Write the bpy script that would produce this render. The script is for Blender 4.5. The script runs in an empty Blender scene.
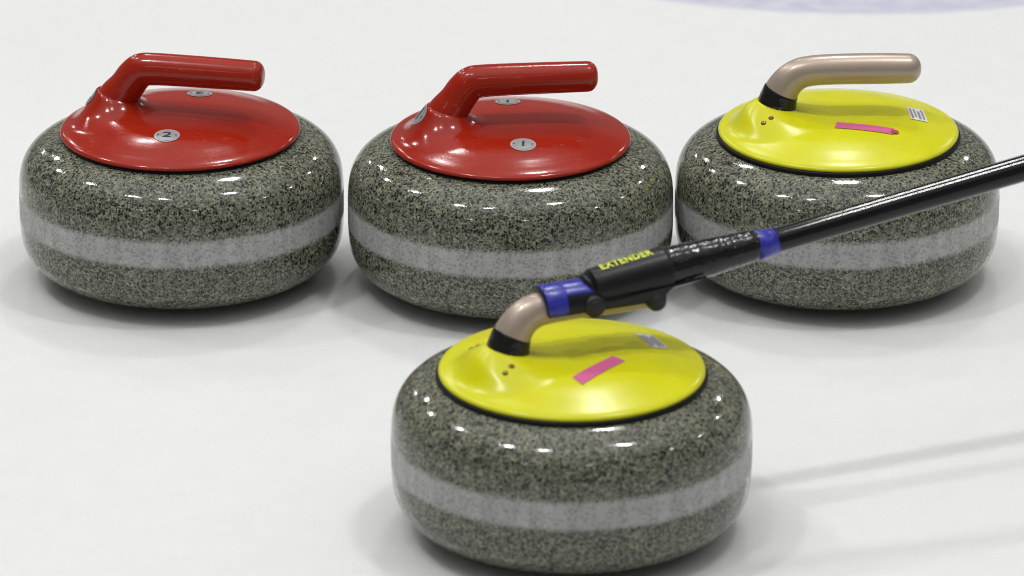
import bpy, bmesh, math, random
from mathutils import Vector, Matrix
from mathutils.bvhtree import BVHTree

random.seed(7)
sc = bpy.context.scene
col = sc.collection
R = math.radians

# ------------------------------------------------------------------ helpers
def link(name, me, mat=None, parent=None, label=None):
    o = bpy.data.objects.new(name, me)
    col.objects.link(o)
    if mat is not None and not me.materials:
        me.materials.append(mat)
    if parent is not None:
        o.parent = parent
    if label:
        o['label'] = label
    return o

def to_mesh(name, bm, smooth=True):
    bmesh.ops.recalc_face_normals(bm, faces=bm.faces)
    me = bpy.data.meshes.new(name)
    bm.to_mesh(me)
    if smooth:
        me.polygons.foreach_set('use_smooth', [True] * len(me.polygons))
    return me

def thing(name, label, cat, loc, rz, group=None):
    o = bpy.data.objects.new(name, None)
    o.empty_display_size = 0.05
    col.objects.link(o)
    o.location = loc
    o.rotation_euler = (0, 0, rz)
    o['label'] = label
    o['category'] = cat
    if group:
        o['group'] = group
    return o

def catmull(pts, n):
    """pts: list of tuples of any length, resampled n steps per span."""
    out = []
    P = [pts[0]] + list(pts) + [pts[-1]]
    for i in range(1, len(P) - 2):
        p0, p1, p2, p3 = P[i - 1], P[i], P[i + 1], P[i + 2]
        for k in range(n):
            t = k / n
            out.append(tuple(0.5 * ((2 * b) + (-a + c) * t + (2 * a - 5 * b + 4 * c - d) * t * t +
                                    (-a + 3 * b - 3 * c + d) * t ** 3)
                             for a, b, c, d in zip(p0, p1, p2, p3)))
    out.append(tuple(pts[-1]))
    return out

def tube_bm(path, seg=40, cap0=True, cap1=True, arc=None, bm=None):
    """path: (x, y, z, r_inplane, r_side); bends in the XZ plane."""
    bm = bm or bmesh.new()
    rings = []
    for i, p in enumerate(path):
        a = Vector(path[max(i - 1, 0)][:3]); b = Vector(path[min(i + 1, len(path) - 1)][:3])
        t = (b - a).normalized()
        side = Vector((0, 1, 0))
        up = side.cross(t).normalized() * -1
        c = Vector(p[:3])
        ring = []
        if arc is None:
            ang = [2 * math.pi * k / seg for k in range(seg)]
        else:
            ang = [arc[0] + (arc[1] - arc[0]) * k / seg for k in range(seg + 1)]
        for th in ang:
            ring.append(bm.verts.new(c + up * (math.cos(th) * p[3]) + side * (math.sin(th) * p[4])))
        rings.append(ring)
    n = len(rings[0])
    for r0, r1 in zip(rings, rings[1:]):
        for k in range(n if arc is None else n - 1):
            bm.faces.new((r0[k], r0[(k + 1) % n], r1[(k + 1) % n], r1[k]))
    if arc is None:
        if cap0:
            bm.faces.new(rings[0])
        if cap1:
            bm.faces.new(rings[-1])
    return bm

def round_end(path, rad, n=8, flat=0.0):
    """append shrinking rings to close the end with a rounded edge of depth rad."""
    p = path[-1]; q = path[-2]
    d = (Vector(p[:3]) - Vector(q[:3])).normalized()
    out = list(path)
    for k in range(1, n + 1):
        a = math.pi / 2 * k / n
        c = Vector(p[:3]) + d * (rad * math.sin(a))
        f = flat + (1 - flat) * math.cos(a)
        out.append((c.x, c.y, c.z, max(p[3] * f, 0.0002), max(p[4] * f, 0.0002)))
    return out

def lathe_bm(prof, seg=128, close0=True, close1=True):
    bm = bmesh.new()
    rings = []
    for r, z in prof:
        if r < 1e-6:
            rings.append([bm.verts.new((0, 0, z))])
        else:
            rings.append([bm.verts.new((r * math.cos(2 * math.pi * k / seg), r * math.sin(2 * math.pi * k / seg), z))
                          for k in range(seg)])
    for a, b in zip(rings, rings[1:]):
        for k in range(seg):
            j = (k + 1) % seg
            if len(a) == 1:
                bm.faces.new((a[0], b[k], b[j]))
            elif len(b) == 1:
                bm.faces.new((a[k], a[j], b[0]))
            else:
                bm.faces.new((a[k], a[j], b[j], b[k]))
    return bm

# ------------------------------------------------------------------ materials
class NT:
    def __init__(self, name):
        self.m = bpy.data.materials.new(name)
        self.m.use_nodes = True
        self.t = self.m.node_tree
        self.b = self.t.nodes['Principled BSDF']
    def n(self, typ, **kw):
        nd = self.t.nodes.new(typ)
        for k, v in kw.items():
            if k in nd.inputs:
                nd.inputs[k].default_value = v
            else:
                setattr(nd, k, v)
        return nd
    def l(self, a, b):
        self.t.links.new(a, b)
    def math(self, op, a, b=None, c=None, clamp=False):
        nd = self.t.nodes.new('ShaderNodeMath'); nd.operation = op; nd.use_clamp = clamp
        for i, v in enumerate((a, b, c)):
            if v is None:
                continue
            if hasattr(v, 'default_value') or hasattr(v, 'is_linked'):
                self.l(v, nd.inputs[i])
            else:
                nd.inputs[i].default_value = v
        return nd.outputs[0]
    def mix(self, fac, a, b, blend='MIX'):
        nd = self.t.nodes.new('ShaderNodeMix'); nd.data_type = 'RGBA'; nd.blend_type = blend
        for v, s in ((fac, 0), (a, 6), (b, 7)):
            if hasattr(v, 'is_linked'):
                self.l(v, nd.inputs[s])
            else:
                nd.inputs[s].default_value = v if s == 0 else (tuple(v) + (1,))[:4]
        return nd.outputs[2]
    def ramp(self, fac, stops, interp='LINEAR'):
        nd = self.t.nodes.new('ShaderNodeValToRGB')
        nd.color_ramp.interpolation = interp
        e = nd.color_ramp.elements
        while len(e) < len(stops):
            e.new(0.5)
        for el, (p, c) in zip(e, stops):
            el.position = p; el.color = (tuple(c) + (1,))[:4] if not isinstance(c, (int, float)) else (c, c, c, 1)
        self.l(fac, nd.inputs[0])
        return nd.outputs[0]
    def set(self, **kw):
        for k, v in kw.items():
            k = k.replace('_', ' ')
            if hasattr(v, 'is_linked'):
                self.l(v, self.b.inputs[k])
            else:
                self.b.inputs[k].default_value = (tuple(v) + (1,))[:4] if isinstance(v, tuple) else v

def simple(name, c, rough=0.4, var=0.08, scale=120.0, metallic=0.0, bump=0.0, bscale=600.0, coat=0.0, spec=0.5, rvar=0.12):
    t = NT(name)
    tc = t.n('ShaderNodeTexCoord')
    ns = t.n('ShaderNodeTexNoise', Scale=scale, Detail=4.0)
    t.l(tc.outputs['Object'], ns.inputs['Vector'])
    c2 = tuple(v * (1 - var) for v in c); c3 = tuple(min(1, v * (1 + var)) for v in c)
    t.set(Base_Color=t.ramp(ns.outputs['Fac'], [(0.3, c2), (0.7, c3)]), Metallic=metallic, Coat_Weight=coat,
          Specular_IOR_Level=spec,
          Roughness=t.math('MULTIPLY_ADD', ns.outputs['Fac'], rvar, rough - rvar / 2, clamp=True))
    if bump:
        nb = t.n('ShaderNodeTexNoise', Scale=bscale, Detail=2.0)
        t.l(tc.outputs['Object'], nb.inputs['Vector'])
        bp = t.n('ShaderNodeBump', Strength=bump, Distance=0.001)
        t.l(nb.outputs['Fac'], bp.inputs['Height'])
        t.l(bp.outputs['Normal'], t.b.inputs['Normal'])
    return t.m

ZEQ = 0.068

def granite(name, tint, seed, band_z, band_h, top_soft):
    t = NT(name)
    tc = t.n('ShaderNodeTexCoord')
    mp = t.n('ShaderNodeMapping'); mp.inputs['Location'].default_value = (seed, seed * 1.7, 0)
    t.l(tc.outputs['Object'], mp.inputs['Vector'])
    wob = t.n('ShaderNodeTexNoise', Scale=420.0, Detail=2.0)
    t.l(mp.outputs[0], wob.inputs['Vector'])
    off = t.n('ShaderNodeVectorMath', operation='MULTIPLY_ADD')
    t.l(wob.outputs['Color'], off.inputs[0]); off.inputs[1].default_value = (0.0034,) * 3
    t.l(mp.outputs[0], off.inputs[2])
    v1 = t.n('ShaderNodeTexVoronoi', Scale=640.0)
    t.l(off.outputs[0], v1.inputs['Vector'])
    s1 = t.n('ShaderNodeSeparateColor'); t.l(v1.outputs['Color'], s1.inputs[0])
    clump = t.n('ShaderNodeTexNoise', Scale=95.0, Detail=3.0)
    t.l(mp.outputs[0], clump.inputs['Vector'])
    key = t.math('ADD', s1.outputs[0], t.math('MULTIPLY_ADD', clump.outputs['Fac'], 0.5, -0.25))
    g = tint
    ground = t.ramp(key, [(0.0, (g[0] * .30, g[1] * .31, g[2] * .32)), (0.25, (g[0] * .58, g[1] * .58, g[2] * .58)), (0.5, (g[0] * .85, g[1] * .85, g[2] * .83)),
                          (0.75, (g[0] * 1.15, g[1] * 1.15, g[2] * 1.08)), (1.0, (g[0] * 1.8, g[1] * 1.78, g[2] * 1.6))])
    # separate dark crystals of uneven size
    off2 = t.n('ShaderNodeVectorMath', operation='MULTIPLY_ADD')
    t.l(wob.outputs['Color'], off2.inputs[0]); off2.inputs[1].default_value = (0.0028, 0.0042, 0.0030)
    t.l(mp.outputs[0], off2.inputs[2])
    v2 = t.n('ShaderNodeTexVoronoi', Scale=430.0)
    t.l(off2.outputs[0], v2.inputs['Vector'])
    s2 = t.n('ShaderNodeSeparateColor'); t.l(v2.outputs['Color'], s2.inputs[0])
    rad = t.math('MULTIPLY_ADD', s2.outputs[0], 0.85, t.math('MULTIPLY_ADD', clump.outputs['Fac'], 0.30, -0.27))
    dark = t.math('MULTIPLY', t.math('SUBTRACT', rad, v2.outputs['Distance']), 14.0, clamp=True)
    speck = t.mix(t.math('MULTIPLY', dark, 0.93), ground, (.005, .006, .006))
    fine = t.n('ShaderNodeTexNoise', Scale=1300.0, Detail=2.0)
    t.l(mp.outputs[0], fine.inputs['Vector'])
    base = t.mix(1.0, speck, t.ramp(fine.outputs['Fac'], [(0.3, 0.85), (0.7, 1.15)]), 'MULTIPLY')
    # height bands
    sep = t.n('ShaderNodeSeparateXYZ'); t.l(tc.outputs['Object'], sep.inputs[0])
    edge = t.n('ShaderNodeTexNoise', Scale=45.0, Detail=3.0)
    t.l(mp.outputs[0], edge.inputs['Vector'])
    dz = t.math('ABSOLUTE', t.math('SUBTRACT', sep.outputs['Z'], ZEQ + band_z))
    dz = t.math('ADD', dz, t.math('MULTIPLY_ADD', edge.outputs['Fac'], 0.003, -0.0015))
    mr = t.n('ShaderNodeMapRange'); mr.interpolation_type = 'SMOOTHSTEP'
    t.l(dz, mr.inputs['Value']); mr.inputs['From Min'].default_value = band_h + top_soft; mr.inputs['From Max'].default_value = band_h - top_soft
    mask = mr.outputs[0]
    stm = t.n('ShaderNodeMapping'); stm.inputs['Scale'].default_value = (1, 1, 0.12)
    t.l(mp.outputs[0], stm.inputs['Vector'])
    stv = t.n('ShaderNodeTexNoise', Scale=110.0, Detail=3.0); t.l(stm.outputs[0], stv.inputs['Vector'])
    matte = t.ramp(stv.outputs['Fac'], [(0.3, (.47, .48, .48)), (0.7, (.58, .59, .59))])
    bandc = t.mix(t.math('MULTIPLY_ADD', stv.outputs['Fac'], 0.3, 0.50, clamp=True), base, matte)
    bandc = t.mix(t.math('MULTIPLY', dark, 0.24), bandc, (.012, .013, .014))
    full = t.mix(mask, base, bandc)
    # thin turned line low on the side
    ln = t.math('ABSOLUTE', t.math('SUBTRACT', sep.outputs['Z'], 0.0365))
    lm = t.math('LESS_THAN', ln, 0.00035)
    full = t.mix(t.math('MULTIPLY', lm, 0.3), full, (.3, .3, .26))
    t.set(Base_Color=full, Specular_IOR_Level=0.5,
          Roughness=t.math('MULTIPLY_ADD', mask, 0.42, t.math('MULTIPLY_ADD', clump.outputs['Fac'], 0.05, 0.045)))
    bp = t.n('ShaderNodeBump', Strength=0.03, Distance=0.0006)
    t.l(s1.outputs[0], bp.inputs['Height'])
    t.l(bp.outputs['Normal'], t.b.inputs['Normal'])
    return t.m

def lacquer(name, c, rough, seed, bump=0.05, scuff=0.35):
    t = NT(name)
    tc = t.n('ShaderNodeTexCoord')
    mp = t.n('ShaderNodeMapping'); mp.inputs['Location'].default_value = (seed, seed, seed)
    t.l(tc.outputs['Object'], mp.inputs['Vector'])
    n1 = t.n('ShaderNodeTexNoise', Scale=28.0, Detail=5.0, Roughness=0.65); t.l(mp.outputs[0], n1.inputs['Vector'])
    n2 = t.n('ShaderNodeTexNoise', Scale=420.0, Detail=1.0); t.l(mp.outputs[0], n2.inputs['Vector'])
    lo = tuple(v * .94 for v in c); hi = tuple(min(1, v * 1.04) for v in c)
    colr = t.ramp(n1.outputs['Fac'], [(0.3, lo), (0.7, hi)])
    # fine scuffs: short stretched marks that only dull the surface here and there
    sm = t.n('ShaderNodeMapping'); sm.inputs['Scale'].default_value = (1.0, 5.0, 2.0); sm.inputs['Rotation'].default_value = (0, 0, .7)
    t.l(mp.outputs[0], sm.inputs['Vector'])
    sn = t.n('ShaderNodeTexNoise', Scale=150.0, Detail=3.0, Roughness=0.6); t.l(sm.outputs[0], sn.inputs['Vector'])
    scf = t.math('MULTIPLY', t.ramp(sn.outputs['Fac'], [(0.60, 0.0), (0.72, 1.0)]), t.ramp(n1.outputs['Fac'], [(0.48, 0.0), (0.62, 1.0)]))
    colr = t.mix(t.math('MULTIPLY', scf, 0.10), colr, (.55, .50, .45))
    rough = t.math('MULTIPLY_ADD', scf, 0.22, rough)
    t.set(Base_Color=colr,
          Roughness=t.math('ADD', rough, t.math('MULTIPLY_ADD', n1.outputs['Fac'], scuff, -scuff * .45)),
          Coat_Weight=0.0, Specular_IOR_Level=0.36)
    bp = t.n('ShaderNodeBump', Strength=bump, Distance=0.0008)
    t.l(n2.outputs['Fac'], bp.inputs['Height'])
    t.l(bp.outputs['Normal'], t.b.inputs['Normal'])
    return t.m

M = {}
M['granite_a'] = granite('green_grey_granite', (.165, .172, .130), 1.3, .0020, .0118, .0032)
M['granite_b'] = granite('grey_granite', (.155, .160, .130), 4.1, -.0010, .0126, .0030)
M['red'] = lacquer('red_plastic', (.325, .017, .006), 0.14, 0.4, bump=0.05, scuff=0.10)
M['yellow'] = lacquer('yellow_plastic', (.65, .645, .005), 0.25, 2.4, bump=0.02, scuff=0.14)
M['beige'] = simple('beige_metallic_paint', (.43, .345, .28), 0.32, var=.03, scale=70, metallic=0.35, bump=.03, coat=.2)
M['black_tape'] = simple('black_tape', (.008, .008, .009), 0.17, bump=.8, bscale=150, spec=.4)
M['gasket'] = simple('black_rubber', (.004, .004, .004), 0.5, spec=.2)
M['black_plastic'] = simple('black_moulded_plastic', (.008, .0085, .010), 0.34, bump=.15, bscale=500, spec=.3)
M['black_rubber'] = simple('black_knob_rubber', (.010, .010, .011), 0.55, bump=.1)
M['pole'] = simple('black_pole_gloss', (.006, .006, .007), 0.06, var=.2, scale=8, rvar=.01, spec=.35)
M['blue_tape'] = simple('blue_tape', (.025, .03, .33), 0.28, var=.18, scale=160, bump=.3, bscale=130)
M['pink_tape'] = simple('pink_tape', (.60, .10, .27), 0.6, var=.08, scale=300, bump=.2)
M['red_tape'] = simple('dark_pink_tape_end', (.40, .03, .09), 0.6, bump=.3)
M['disc'] = simple('grey_metal_disc', (.35, .35, .36), 0.35, var=.1, scale=500, metallic=.25)
M['disc_rim'] = simple('pale_disc_rim', (.46, .46, .47), 0.3, metallic=.3)
M['ink'] = simple('black_ink', (.012, .012, .02), 0.5)
M['paper'] = simple('worn_silver_label', (.74, .74, .72), 0.45, var=.15, scale=400)
M['bar'] = simple('grey_label_print', (.24, .24, .28), 0.5, var=.3, scale=500)
M['brass'] = simple('dull_brass', (.20, .13, .03), 0.3, metallic=.8)
M['rust'] = simple('rusty_screw', (.17, .06, .008), 0.4, metallic=.3, var=.3)
M['lime'] = simple('lime_print', (.75, .85, .08), 0.45, var=.25, scale=700)
M['faint'] = simple('worn_grey_print', (.10, .10, .10), 0.5, var=.4, scale=700)
M['lining'] = simple('pale_foam_lining', (.30, .28, .22), 0.7)

# ------------------------------------------------------------------ ice
def make_ice():
    t = NT('white_ice')
    tc = t.n('ShaderNodeTexCoord')
    P = tc.outputs['Object']
    big = t.n('ShaderNodeTexNoise', Scale=2.2, Detail=4.0); t.l(P, big.inputs['Vector'])
    mid = t.n('ShaderNodeTexNoise', Scale=38.0, Detail=4.0, Roughness=0.6); t.l(P, mid.inputs['Vector'])
    base = t.ramp(big.outputs['Fac'], [(0.3, (.778, .790, .785)), (0.7, (.80, .81, .806))])
    base = t.mix(1.0, base, t.ramp(mid.outputs['Fac'], [(0.3, 0.985), (0.7, 1.015)]), 'MULTIPLY')
    grn = t.n('ShaderNodeTexNoise', Scale=330.0, Detail=3.0, Roughness=0.7); t.l(P, grn.inputs['Vector'])
    base = t.mix(1.0, base, t.ramp(grn.outputs['Fac'], [(0.3, 0.968), (0.7, 1.028)]), 'MULTIPLY')
    gv = t.n('ShaderNodeTexVoronoi', Scale=260.0); t.l(P, gv.inputs['Vector'])
    gs = t.n('ShaderNodeSeparateColor'); t.l(gv.outputs['Color'], gs.inputs[0])
    gl = t.math('MULTIPLY', t.math('LESS_THAN', gv.outputs['Distance'], 0.2), t.math('GREATER_THAN', gs.outputs[0], 0.9))
    base = t.mix(t.math('MULTIPLY', gl, 0.55), base, (.95, .95, .95))  # sparse near-white specks: tiny glints painted into the ice colour
    # pale blue painted ring sunk in the ice
    sub = t.n('ShaderNodeVectorMath', operation='SUBTRACT'); t.l(P, sub.inputs[0]); sub.inputs[1].default_value = (0.362, 1.225, 0)
    ln = t.n('ShaderNodeVectorMath', operation='LENGTH'); t.l(sub.outputs[0], ln.inputs[0])
    rr = t.math('ADD', ln.outputs['Value'], t.math('MULTIPLY_ADD', mid.outputs['Fac'], 0.02, -0.01))
    outer = t.n('ShaderNodeMapRange'); outer.interpolation_type = 'SMOOTHSTEP'
    t.l(rr, outer.inputs['Value']); outer.inputs['From Min'].default_value = 0.51; outer.inputs['From Max'].default_value = 0.49
    inner = t.n('ShaderNodeMapRange'); inner.interpolation_type = 'SMOOTHSTEP'
    t.l(rr, inner.inputs['Value']); inner.inputs['From Min'].default_value = 0.42; inner.inputs['From Max'].default_value = 0.46
    ring = t.math('MULTIPLY', outer.outputs[0], inner.outputs[0])
    base = t.mix(t.math('MULTIPLY', ring, t.math('MULTIPLY_ADD', mid.outputs['Fac'], 1.5, .0, clamp=True)), base, (.52, .53, .66))
    # pebble
    v = t.n('ShaderNodeTexVoronoi', Scale=230.0); v.feature = 'SMOOTH_F1'; t.l(P, v.inputs['Vector'])
    peb = t.ramp(v.outputs['Distance'], [(0.0, 1.0), (0.5, 0.0)])
    n2 = t.n('ShaderNodeTexNoise', Scale=160.0, Detail=4.0); t.l(P, n2.inputs['Vector'])
    patch = t.ramp(big.outputs['Fac'], [(0.40, 0.10), (0.62, .8)])
    h = t.math('ADD', t.math('MULTIPLY', peb, patch), t.math('MULTIPLY', n2.outputs['Fac'], 0.8))
    bp = t.n('ShaderNodeBump', Strength=0.055, Distance=0.001)
    t.l(h, bp.inputs['Height']); t.l(bp.outputs['Normal'], t.b.inputs['Normal'])
    t.set(Base_Color=base, Specular_IOR_Level=0.5,
          Roughness=t.math('MULTIPLY_ADD', mid.outputs['Fac'], 0.06, 0.15),
          Subsurface_Weight=0.7, Subsurface_Radius=Vector((1, 1, 1)), Subsurface_Scale=0.032)
    bm = bmesh.new()
    bmesh.ops.create_grid(bm, x_segments=8, y_segments=8, size=30)
    o = link('ice', to_mesh('ice', bm), t.m)
    o['kind'] = 'structure'
make_ice()

# ------------------------------------------------------------------ stone meshes (thing-local, handle along +X)
ZL = 0.134      # lid rim plane
def granite_mesh():
    prof = [(0.0, 0.0)]
    n, b, Rr = 4.0, ZEQ, 0.145
    for i in range(0, 91):
        a = math.pi * i / 90 - math.pi / 2
        z = b * math.copysign(abs(math.sin(a)) ** (2 / n), math.sin(a))
        r = Rr * max(math.cos(a), 0) ** (2 / n)
        if r > 1e-4:
            prof.append((r, b + z))
    prof.append((0.0, 2 * b))
    return to_mesh('granite_body', lathe_bm(prof, 160))

DOME = [(0.0, .0185), (.02, .0184), (.04, .0178), (.055, .0165), (.068, .0145), (.08, .0116), (.088, .0092),
        (.094, .0074), (.099, .0060), (.103, .0047), (.1055, .0034), (.1068, .0018), (.1066, .0002)]
def dome_z(r):
    for (a, za), (b, zb) in zip(DOME, DOME[1:]):
        if r <= b and b > a:
            t = (r - a) / (b - a); return za + (zb - za) * t
    return 0

def lid_bm(zc, power, fillet):
    """domed lid with a tilted boss that carries the stem"""
    bm = lathe_bm(catmull(DOME, 6), 160)
    X0, RP, W, SL = -.0562, .0178, .036, -.24
    for v in bm.verts:
        x, y = v.co.x, v.co.y
        r = math.hypot(x, y)
        fade = max(0.0, min(1.0, (0.1045 - r) / 0.022)); fade = fade * fade * (3 - 2 * fade)
        rho = math.hypot(x - X0, y)
        k = min(1.0, RP / max(rho, 1e-6))
        plane = zc + SL * (x - X0) * k
        q = max(0.0, min(1.0, 1 - (rho - RP) / W)) ** power * fade
        if r > .106 and v.co.z < .0005:
            q = 0.0
        v.co.z += ZL + q * max(plane - v.co.z, 0.0)
        if fillet:
            d = math.hypot(x + .0572, y) - .0172
            f = max(0.0, min(1.0, 1 - d / fillet))
            v.co.z += .0100 * f * f * min(1.0, fade * 1.5)
    return bm

def red_handle_bm():
    pts = [(-.0600, 0, ZL + .010, .0205, .0190), (-.0592, 0, ZL + .0195, .0200, .0188),
           (-.0562, 0, ZL + .0275, .0183, .0178), (-.0485, 0, ZL + .0385, .0160, .0155), (-.0415, 0, ZL + .0485, .0155, .0148),
           (-.0345, 0, ZL + .0545, .0152, .0145), (-.024, 0, ZL + .0562, .0146, .0143), (.0, 0, ZL + .0566, .0143, .0142),
           (.04, 0, ZL + .0566, .0140, .0140), (.0685, 0, ZL + .0564, .0137, .0137)]
    return tube_bm(round_end(catmull(pts, 6), .0090, flat=0.30), 44)

def beige_path():
    pts = [(-.0590, 0, ZL + .0120, .0180, .0180), (-.0562, 0, ZL + .0238, .0174, .0174), (-.0524, 0, ZL + .0375, .0157, .0157),
           (-.0458, 0, ZL + .0482, .0144, .0144), (-.0362, 0, ZL + .0552, .0138, .0138),
           (-.0235, 0, ZL + .0580, .0136, .0136), (.0, 0, ZL + .0588, .0137, .0137), (.035, 0, ZL + .0585, .0138, .0138),
           (.0615, 0, ZL + .0580, .0133, .0133)]
    return catmull(pts, 6)

ME = {'granite': granite_mesh()}
bm_red_lid, bm_yel_lid = lid_bm(.0215, 1.5, .019), lid_bm(.0278, 1.3, 0)
bm_red_handle = red_handle_bm()
bp_ = beige_path()
cut = 2 * 6 + 1                    # collar covers the lowest spans
bm_beige = tube_bm(round_end(bp_[cut - 2:], .0115, n=10), 44)
coll = [(p[0], p[1], p[2], p[3] + .0005, p[4] + .0005) for p in bp_[:cut + 1]]
bm_collar = tube_bm(coll + [(coll[-1][0] + .0001, 0, coll[-1][2] + .0002, coll[-1][3] - .0006, coll[-1][4] - .0006)], 44, cap1=False)
def bvh_of(*bms):
    vs, fs = [], []
    for b in bms:
        b.verts.index_update(); o = len(vs)
        vs += [v.co.copy() for v in b.verts]
        fs += [[o + v.index for v in f.verts] for f in b.faces]
    return BVHTree.FromPolygons(vs, fs)
BV_RED = bvh_of(bm_red_lid, bm_red_handle)
BV_YEL = bvh_of(bm_yel_lid, bm_collar)
ME['red_lid'] = to_mesh('red_lid', bm_red_lid); ME['yellow_lid'] = to_mesh('yellow_lid', bm_yel_lid)
ME['red_handle'] = to_mesh('red_handle', bm_red_handle)
ME['beige'] = to_mesh('beige_handle', bm_beige); ME['collar'] = to_mesh('collar', bm_collar)
ME['gasket'] = to_mesh('gasket', lathe_bm([(.100, ZL + .0001), (.1076, ZL - .0001), (.1086, ZL - .0012), (.1088, ZL - .0060),
                                           (.1075, ZL - .0075), (.100, ZL - .0075)], 128))
ME['red_seat'] = to_mesh('lid_seat', lathe_bm([(.098, ZL + .0001), (.1050, ZL - .0001), (.1056, ZL - .0065), (.098, ZL - .0070)], 128))

# ------------------------------------------------------------------ decals that lie on a curved surface
def project(bm, bvh, origin, u, v, n, lift):
    u, v, n, o = Vector(u).normalized(), Vector(v).normalized(), Vector(n).normalized(), Vector(origin)
    for vert in bm.verts:
        p = o + u * vert.co.x + v * vert.co.y
        hit = bvh.ray_cast(p + n * .04, -n, .12)
        if hit[0] is None:
            hit = bvh.find_nearest(p)
        vert.co = hit[0] + n * (lift + vert.co.z)
    return bm

def disc_bm(r, rings=4, seg=40):
    bm = bmesh.new()
    bmesh.ops.create_circle(bm, cap_ends=False, segments=seg, radius=r)
    out = list(bm.verts); prev = out
    for k in range(1, rings):
        f = 1 - k / rings
        cur = [bm.verts.new(v.co * f) for v in out]
        for e in list(range(seg)):
            bm.faces.new((prev[e], prev[(e + 1) % seg], cur[(e + 1) % seg], cur[e]))
        prev = cur
    bm.faces.new(prev)
    return bm

def quad_bm(c, nx=8, ny=4):
    bm = bmesh.new()
    g = [[bm.verts.new(((c[0][0] * (1 - i / nx) + c[1][0] * i / nx) * (1 - j / ny) + (c[3][0] * (1 - i / nx) + c[2][0] * i / nx) * j / ny,
                        (c[0][1] * (1 - i / nx) + c[1][1] * i / nx) * (1 - j / ny) + (c[3][1] * (1 - i / nx) + c[2][1] * i / nx) * j / ny, 0))
          for i in range(nx + 1)] for j in range(ny + 1)]
    for j in range(ny):
        for i in range(nx):
            bm.faces.new((g[j][i], g[j][i + 1], g[j + 1][i + 1], g[j + 1][i]))
    return bm

def text_bm(s, size, stretch=1.0, bold=0.0, spacing=1.0):
    cu = bpy.data.curves.new('lettering', 'FONT')
    cu.body = s; cu.size = size; cu.align_x = 'CENTER'; cu.align_y = 'CENTER'; cu.offset = bold; cu.space_character = spacing
    cu.resolution_u = 4
    ob = bpy.data.objects.new('lettering', cu); col.objects.link(ob)
    bpy.context.view_layer.update()
    me = bpy.data.meshes.new_from_object(ob.evaluated_get(bpy.context.evaluated_depsgraph_get()))
    bpy.data.objects.remove(ob); bpy.data.curves.remove(cu)
    bm = bmesh.new(); bm.from_mesh(me); bpy.data.meshes.remove(me)
    bmesh.ops.triangulate(bm, faces=bm.faces)
    for _ in range(2):
        long_e = [e for e in bm.edges if e.calc_length() > size * .12]
        if long_e:
            bmesh.ops.subdivide_edges(bm, edges=long_e, cuts=1)
            bmesh.ops.triangulate(bm, faces=bm.faces)
    for v in bm.verts:
        v.co.x *= stretch
    return bm

def rot2(bm, a):
    c, s = math.cos(a), math.sin(a)
    for v in bm.verts:
        v.co.x, v.co.y = v.co.x * c - v.co.y * s, v.co.x * s + v.co.y * c
    return bm

Z3 = (0, 0, 1)
def number_disc(root, ch, x, y, rot, bvh, n=Z3, u=(1, 0, 0), v=(0, 1, 0), z=ZL + .02, r=.0114, size=.0135, oval=1.0):
    d = disc_bm(r)
    for w in d.verts:
        w.co.y *= oval
    o = link('number_disc', to_mesh('number_disc', project(d, bvh, (x, y, z), u, v, n, .0005)), M['disc_rim'], root)
    d = disc_bm(r * .86)
    for w in d.verts:
        w.co.y *= oval
    link('disc_face', to_mesh('disc_face', project(d, bvh, (x, y, z), u, v, n, .0008)), M['disc'], o)
    link('numeral', to_mesh('numeral', project(rot2(text_bm(ch, size, 1.25, .0002), rot), bvh, (x, y, z), u, v, n, .0011), False), M['ink'], o)
    for s in (-1, 1):
        pd = disc_bm(.0009, 2, 12)
        for w in pd.verts:
            w.co.x += s * r * .70 * math.cos(rot); w.co.y += s * r * .70 * math.sin(rot)
        link('rivet', to_mesh('rivet', project(pd, bvh, (x, y, z), u, v, n, .0011)), M['ink'], o)
    return o

G_RED, G_YEL = 'red handled curling stones standing on the ice', 'yellow topped curling stones standing on the ice'
def red_stone(label, loc, yaw, numeral, rot_front, rot_back):
    root = thing('curling_stone', label, 'curling stone', loc, yaw, G_RED)
    link('granite_body', ME['granite'], M['granite_a'], root)
    lid = link('lid', ME['red_lid'], M['red'], root)
    link('lid_seat', ME['red_seat'], M['gasket'], lid)
    link('handle', ME['red_handle'], M['red'], root)
    number_disc(root, numeral, .004, -.0585, rot_front, BV_RED)
    number_disc(root, numeral, .004, .0535, rot_back, BV_RED)
    number_disc(root, numeral, -.0785, .001, 0, BV_RED, n=(-.80, -.02, .60), u=(.02, -1, 0), v=(.60, .01, .80), z=ZL + .0255,
                r=.0108, size=.019)
    return root

def screw(root, x, y, mat):
    hit = BV_YEL.ray_cast(Vector((x, y, .3)), Vector((0, 0, -1)))
    p, n = hit[0], hit[1]
    bm = lathe_bm([(.0, .0011), (.0013, .0009), (.0022, .0003), (.0026, -.0003), (.0027, -.002)], 24)
    q = Vector((0, 0, 1)).rotation_difference(n if n.z > 0 else -n).to_matrix().to_4x4()
    bmesh.ops.transform(bm, matrix=Matrix.Translation(p) @ q, verts=bm.verts)
    link('screw', to_mesh('screw', bm), mat, root)

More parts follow.
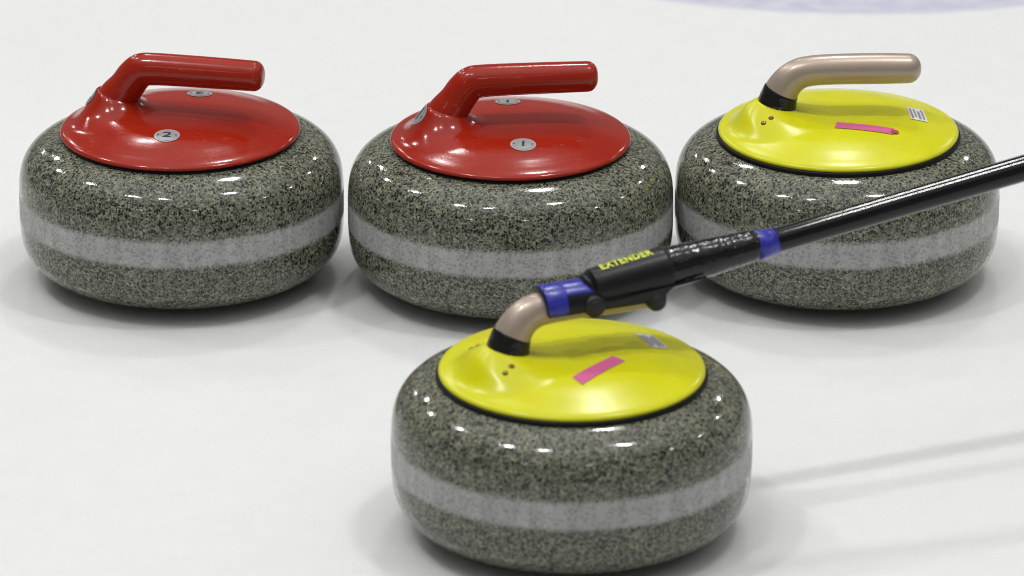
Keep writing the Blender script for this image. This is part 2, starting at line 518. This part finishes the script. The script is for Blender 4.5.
def yellow_stone(label, loc, yaw, tape, tape_end, lettering):
    root = thing('curling_stone', label, 'curling stone', loc, yaw, G_YEL)
    link('granite_body', ME['granite'], M['granite_b'], root)
    lid = link('lid', ME['yellow_lid'], M['yellow'], root)
    link('gasket', ME['gasket'], M['gasket'], lid)
    h = link('handle', ME['beige'], M['beige'], root)
    c = link('collar', ME['collar'], M['black_tape'], h)
    if lettering:
        bv = BVHTree.FromPolygons([v.co.copy() for v in ME['collar'].vertices], [list(p.vertices) for p in ME['collar'].polygons])
        bm = bmesh.new()
        x = -.010
        rnd = random.Random(3)
        while x < .006:
            w = rnd.uniform(.0006, .0013); hh = rnd.uniform(.0016, .0032)
            q = quad_bm([(x, -hh / 2), (x + w, -hh / 2), (x + w + .0003, hh / 2), (x + .0003, hh / 2)], 1, 2)
            me = bpy.data.meshes.new('t'); q.to_mesh(me); bm.from_mesh(me); bpy.data.meshes.remove(me)
            x += w + rnd.uniform(.0005, .0012)
        link('worn_lettering', to_mesh('worn_lettering', project(bm, bv, (-.056, -.004, ZL + .0275), (.93, -.37, 0), (.2, .1, .97), (-.35, -.93, .12), .0004), False), M['faint'], c)
    for y in (-.0285, .041):
        screw(root, -.0705, y - .0018, M['brass'])
        screw(root, -.0635, y + .0018, M['rust'])
    tp = link('tape_strip', to_mesh('tape_strip', project(quad_bm(tape, 12, 3), BV_YEL, (0, 0, ZL + .02), (1, 0, 0), (0, 1, 0), Z3, .0006)), M['pink_tape'], root)
    if tape_end:
        link('curled_end', to_mesh('curled_end', project(rot2(disc_bm(.0036, 3, 24), 0), BV_YEL, tape_end + (ZL + .02,), (1, 0, 0), (0, 1, 0), Z3, .0012)), M['red_tape'], tp)
    cx, cy = .0705, .0015
    st = link('label_sticker', to_mesh('label_sticker', project(quad_bm([(-.0075, -.0165), (.0075, -.0165), (.0075, .0165), (-.0075, .0165)], 4, 8),
              BV_YEL, (cx, cy, ZL + .02), (1, 0, 0), (0, 1, 0), Z3, .0006)), M['paper'], root)
    for k, (bx, w) in enumerate(((-.0052, .0018), (-.0019, .0014), (.0015, .0020), (.0050, .0016))):
        y0 = -.0135 + (.004 if k == 1 else 0); y1 = .0125 - (.006 if k == 2 else 0)
        link('printed_bar', to_mesh('printed_bar', project(quad_bm([(bx - w / 2, y0), (bx + w / 2, y0), (bx + w / 2, y1), (bx - w / 2, y1)], 1, 6),
             BV_YEL, (cx, cy, ZL + .02), (1, 0, 0), (0, 1, 0), Z3, .0009)), M['bar'], st)
    return root

red_stone('red topped granite curling stone with discs numbered 2, leftmost in the back row',
          (-.2955, -.0002, 0), R(-12), '2', R(6), R(190))
red_stone('red topped granite curling stone with discs numbered 1, middle of the back row',
          (-.0013, -.0240, 0), R(7), '1', R(-8), R(172))
yellow_stone('yellow topped granite curling stone with free beige handle, behind the black pole at the right',
             (.2905, -.0028, 0), R(4), [(-.0085, -.0405), (.0420, -.0530), (.0445, -.0410), (-.0050, -.0275)], (.0440, -.0480), True)
FX, FY, FYAW = .0478, -.5690, R(23)
yellow_stone('yellow topped granite curling stone in the foreground with a delivery stick clamped on its handle',
             (FX, FY, 0), FYAW, [(-.0190, -.0640), (.0300, -.0370), (.0240, -.0255), (-.0215, -.0500)], None, False)

# ------------------------------------------------------------------ delivery stick clamped on the front handle
ds = thing('delivery_stick', 'black delivery stick with blue tape bands and lime lettering, clamped on the front stone handle', 'delivery stick',
           (FX, FY, 0), FYAW)
def P(s, z, r, r2=None):
    return (s, 0, ZL + z, r, r2 or r)
# cradle shell around the beige handle, open underneath
def shell(path, t, a0, a1, seg=28):
    bm = bmesh.new()
    outer = tube_bm(path, seg, arc=(a0, a1), bm=bm)
    me_v = list(bm.verts)
    inner = [(p[0], p[1], p[2], p[3] - t, p[4] - t) for p in path]
    n0 = len(me_v)
    tube_bm(inner, seg, arc=(a0, a1), bm=bm)
    bm.verts.ensure_lookup_table()
    m = seg + 1; L = len(path)
    V = bm.verts
    for i in range(L - 1):
        for k in (0, m - 1):
            a, b = i * m + k, (i + 1) * m + k
            bm.faces.new((V[a], V[b], V[n0 + b], V[n0 + a]))
    for i in (0, L - 1):
        for k in range(m - 1):
            a, b = i * m + k, i * m + k + 1
            bm.faces.new((V[a], V[b], V[n0 + b], V[n0 + a]))
    return bm
cr = [P(-.0275, .0588, .0164), P(-.0262, .0590, .0170), P(.0, .0592, .0172), P(.03, .0592, .0172), P(.0735, .0590, .0170), P(.075, .0590, .0164)]
cradle = link('cradle', to_mesh('cradle', shell(cr, .0030, R(-104), R(104))), M['black_plastic'], ds)
bt = [P(-.0270, .0589, .0173), P(-.0258, .0590, .0176), P(-.0110, .0591, .0177), P(-.0100, .0591, .0175)]
link('blue_tape', to_mesh('blue_tape', shell(bt, .0006, R(-100), R(100))), M['blue_tape'], cradle)
bt2 = [P(-.0096, .0591, .0175), P(-.0090, .0592, .0176), P(.0170, .0593, .0176), P(.0175, .0593, .0175)]
link('blue_tape', to_mesh('blue_tape', shell(bt2, .0006, R(-50), R(40), 16)), M['blue_tape'], cradle)
# side plates join the cradle to the barrel
def plate(sy):
    prof = [(.010, .0575), (.062, .0570), (.0735, .0600), (.0790, .0655), (.110, .0690), (.110, .0705), (.072, .0672), (.030, .0630), (.010, .0625)]
    bm = bmesh.new()
    a = [bm.verts.new((x, sy * .0150, ZL + z)) for x, z in prof]
    b = [bm.verts.new((x, sy * .0185, ZL + z)) for x, z in prof]
    bm.faces.new(a); bm.faces.new(b)
    for k in range(len(prof)):
        j = (k + 1) % len(prof)
        bm.faces.new((a[k], a[j], b[j], b[k]))
    bmesh.ops.recalc_face_normals(bm, faces=bm.faces)
    bmesh.ops.bevel(bm, geom=bm.edges[:], offset=.0007, segments=2, affect='EDGES')
    return bm
for sy in (-1, 1):
    link('side_plate', to_mesh('side_plate', plate(sy), False), M['black_plastic'], cradle)
def knob(s, z, r, y0, y1):
    prof = [(0, y0), (r * .55, y0), (r * .62, y0 + .0004), (r * .66, y0 + .0012), (r * .88, y0 + .0012), (r, y0 + .003), (r, y1 - .002), (r * .9, y1), (0, y1)]
    bm = lathe_bm(prof, 32)
    bmesh.ops.transform(bm, matrix=Matrix.Translation((s, 0, ZL + z)) @ Matrix.Rotation(R(90), 4, 'X') @ Matrix.Scale(-1, 4, (0, 0, 1)), verts=bm.verts)
    return bm
link('clamp_roller', to_mesh('clamp_roller', knob(.0125, .0592, .0090, -.0205, .0205)), M['black_rubber'], cradle)
link('clamp_roller', to_mesh('clamp_roller', knob(.0665, .0552, .0080, -.0205, .0205)), M['black_rubber'], cradle)
# barrel
ba = [P(.0165, .0678, .0128), P(.0172, .0680, .0150), P(.0190, .0683, .0160), P(.045, .0712, .0172), P(.072, .0741, .0183), P(.079, .0748, .0184), P(.0815, .0751, .0178), P(.083, .0752, .0165)]
bm_bar = tube_bm(catmull(ba, 4), 48)
bv_bar = bvh_of(bm_bar)
barrel = link('barrel', to_mesh('barrel', bm_bar), M['black_plastic'], ds)
tx = text_bm('EXTENDER', .0120, 0.70, .0003, 1.12)
ax = Vector((1, 0, .11)).normalized()
nrm = Vector((0, -.10, .99)); vv = nrm.cross(ax).normalized(); nn = ax.cross(vv)
link('lettering', to_mesh('lettering', project(tx, bv_bar, (.0475, 0, ZL + .0712), ax, vv, nn, .0006), False), M['lime'], barrel)
# taped sleeve
sl = [P(.081, .0752, .0166), P(.0825, .0754, .0172), P(.090, .0762, .0166), P(.103, .0775, .0163), P(.125, .0799, .0150), P(.145, .0820, .0137), P(.158, .0835, .0128), P(.1615, .0838, .0122), P(.163, .0840, .0108)]
slp = []
rnd = random.Random(5)
for p in catmull(sl, 10):
    j = rnd.uniform(-.00028, .00028) if .088 < p[0] < .162 else 0
    slp.append((p[0], p[1], p[2], p[3] + j, p[4] + j))
link('taped_sleeve', to_mesh('taped_sleeve', tube_bm(slp, 48)), M['black_tape'], ds)
def pl(s):
    return .0851 + (s - .1823) * .1350
po = [P(s, pl(s), r) for s, r in ((.12, .0100), (.18, .0101), (.40, .0108), (.70, .0112), (.93, .0112))]
pole = link('pole', to_mesh('pole', tube_bm(round_end(po, .003, flat=.5), 40)), M['pole'], ds)
bb = [P(.1592, .0838, .0120), P(.1594, .0838, .0127), P(.1668, pl(.1668), .0117), P(.1775, pl(.1775), .0110), P(.1777, pl(.1777), .0102)]
link('blue_tape', to_mesh('blue_tape', tube_bm(bb, 40)), M['blue_tape'], ds)

# ------------------------------------------------------------------ lamps: rows of ceiling fixtures over the sheet
def lamp(x, y, z, sx, sy, yaw, power, c=(1, .99, .97)):
    li = bpy.data.lights.new('ceiling_lamp', 'AREA')
    li.shape = 'RECTANGLE'; li.size = sx; li.size_y = sy; li.energy = power; li.color = c
    o = bpy.data.objects.new('ceiling_lamp', li); col.objects.link(o)
    o.location = (x, y, z); o.rotation_euler = (0, 0, R(yaw))
H = 6.0
LP = .635
for (x, y, a, b, w) in ((.72, 3.6, .44, .5, 125), (1.92, -.28, .56, .2, 125), (-2.55, -.9, .38, .2, 120), (-4.0, 2.4, .38, .2, 110),
                        (-5.7, 6.1, .55, .22, 130), (-5.0, 9.6, .55, .22, 120), (-8.0, 16.0, .75, .3, 120), (1.6, -7.8, .5, .14, 26),
                        (-4.6, -7.6, .5, .14, 26), (7.2, -2.1, .4, .14, 35), (8.5, 1.7, .38, .2, 55), (7.6, 6.4, .45, .22, 80),
                        (5.6, 10.4, .6, .25, 120), (-1.1, -1.6, .38, .10, 50), (-1.6, 6.4, .5, .2, 70)):
    lamp(x, y, H, a, b, 0, w * LP)

w = bpy.data.worlds.new('World'); sc.world = w; w.use_nodes = True
nt = w.node_tree; bg = nt.nodes['Background']
tc = nt.nodes.new('ShaderNodeTexCoord'); sx = nt.nodes.new('ShaderNodeSeparateXYZ'); nt.links.new(tc.outputs['Generated'], sx.inputs[0])
rp = nt.nodes.new('ShaderNodeValToRGB'); nt.links.new(sx.outputs['Z'], rp.inputs[0])
e = rp.color_ramp.elements
e[0].position = 0.0; e[0].color = (.07, .07, .073, 1); e[1].position = 1.0; e[1].color = (1.08, 1.08, 1.08, 1)
for pos, v in ((.14, .17), (.30, .17), (.46, .08), (.62, .10), (.80, .62)):
    k = e.new(pos); k.color = (v, v, v * .99, 1)
nt.links.new(rp.outputs[0], bg.inputs['Color']); bg.inputs['Strength'].default_value = 1.15

# ------------------------------------------------------------------ camera
cam = bpy.data.cameras.new('camera'); co = bpy.data.objects.new('camera', cam); col.objects.link(co)
co.location = (0, -4.808, 1.856); co.rotation_euler = (R(90 - 21.28), 0, 0)
cam.sensor_width = 36; cam.lens = 5730 / 1024 * 36; cam.clip_end = 200
cam.dof.use_dof = True; cam.dof.focus_distance = 5.03; cam.dof.aperture_fstop = 9.0
sc.camera = co
sc.cycles.filter_width = 1.1; sc.cycles.max_bounces = 6; sc.cycles.diffuse_bounces = 3; sc.cycles.glossy_bounces = 3
sc.view_settings.view_transform = 'Standard'; sc.view_settings.look = 'None'; sc.view_settings.exposure = 0
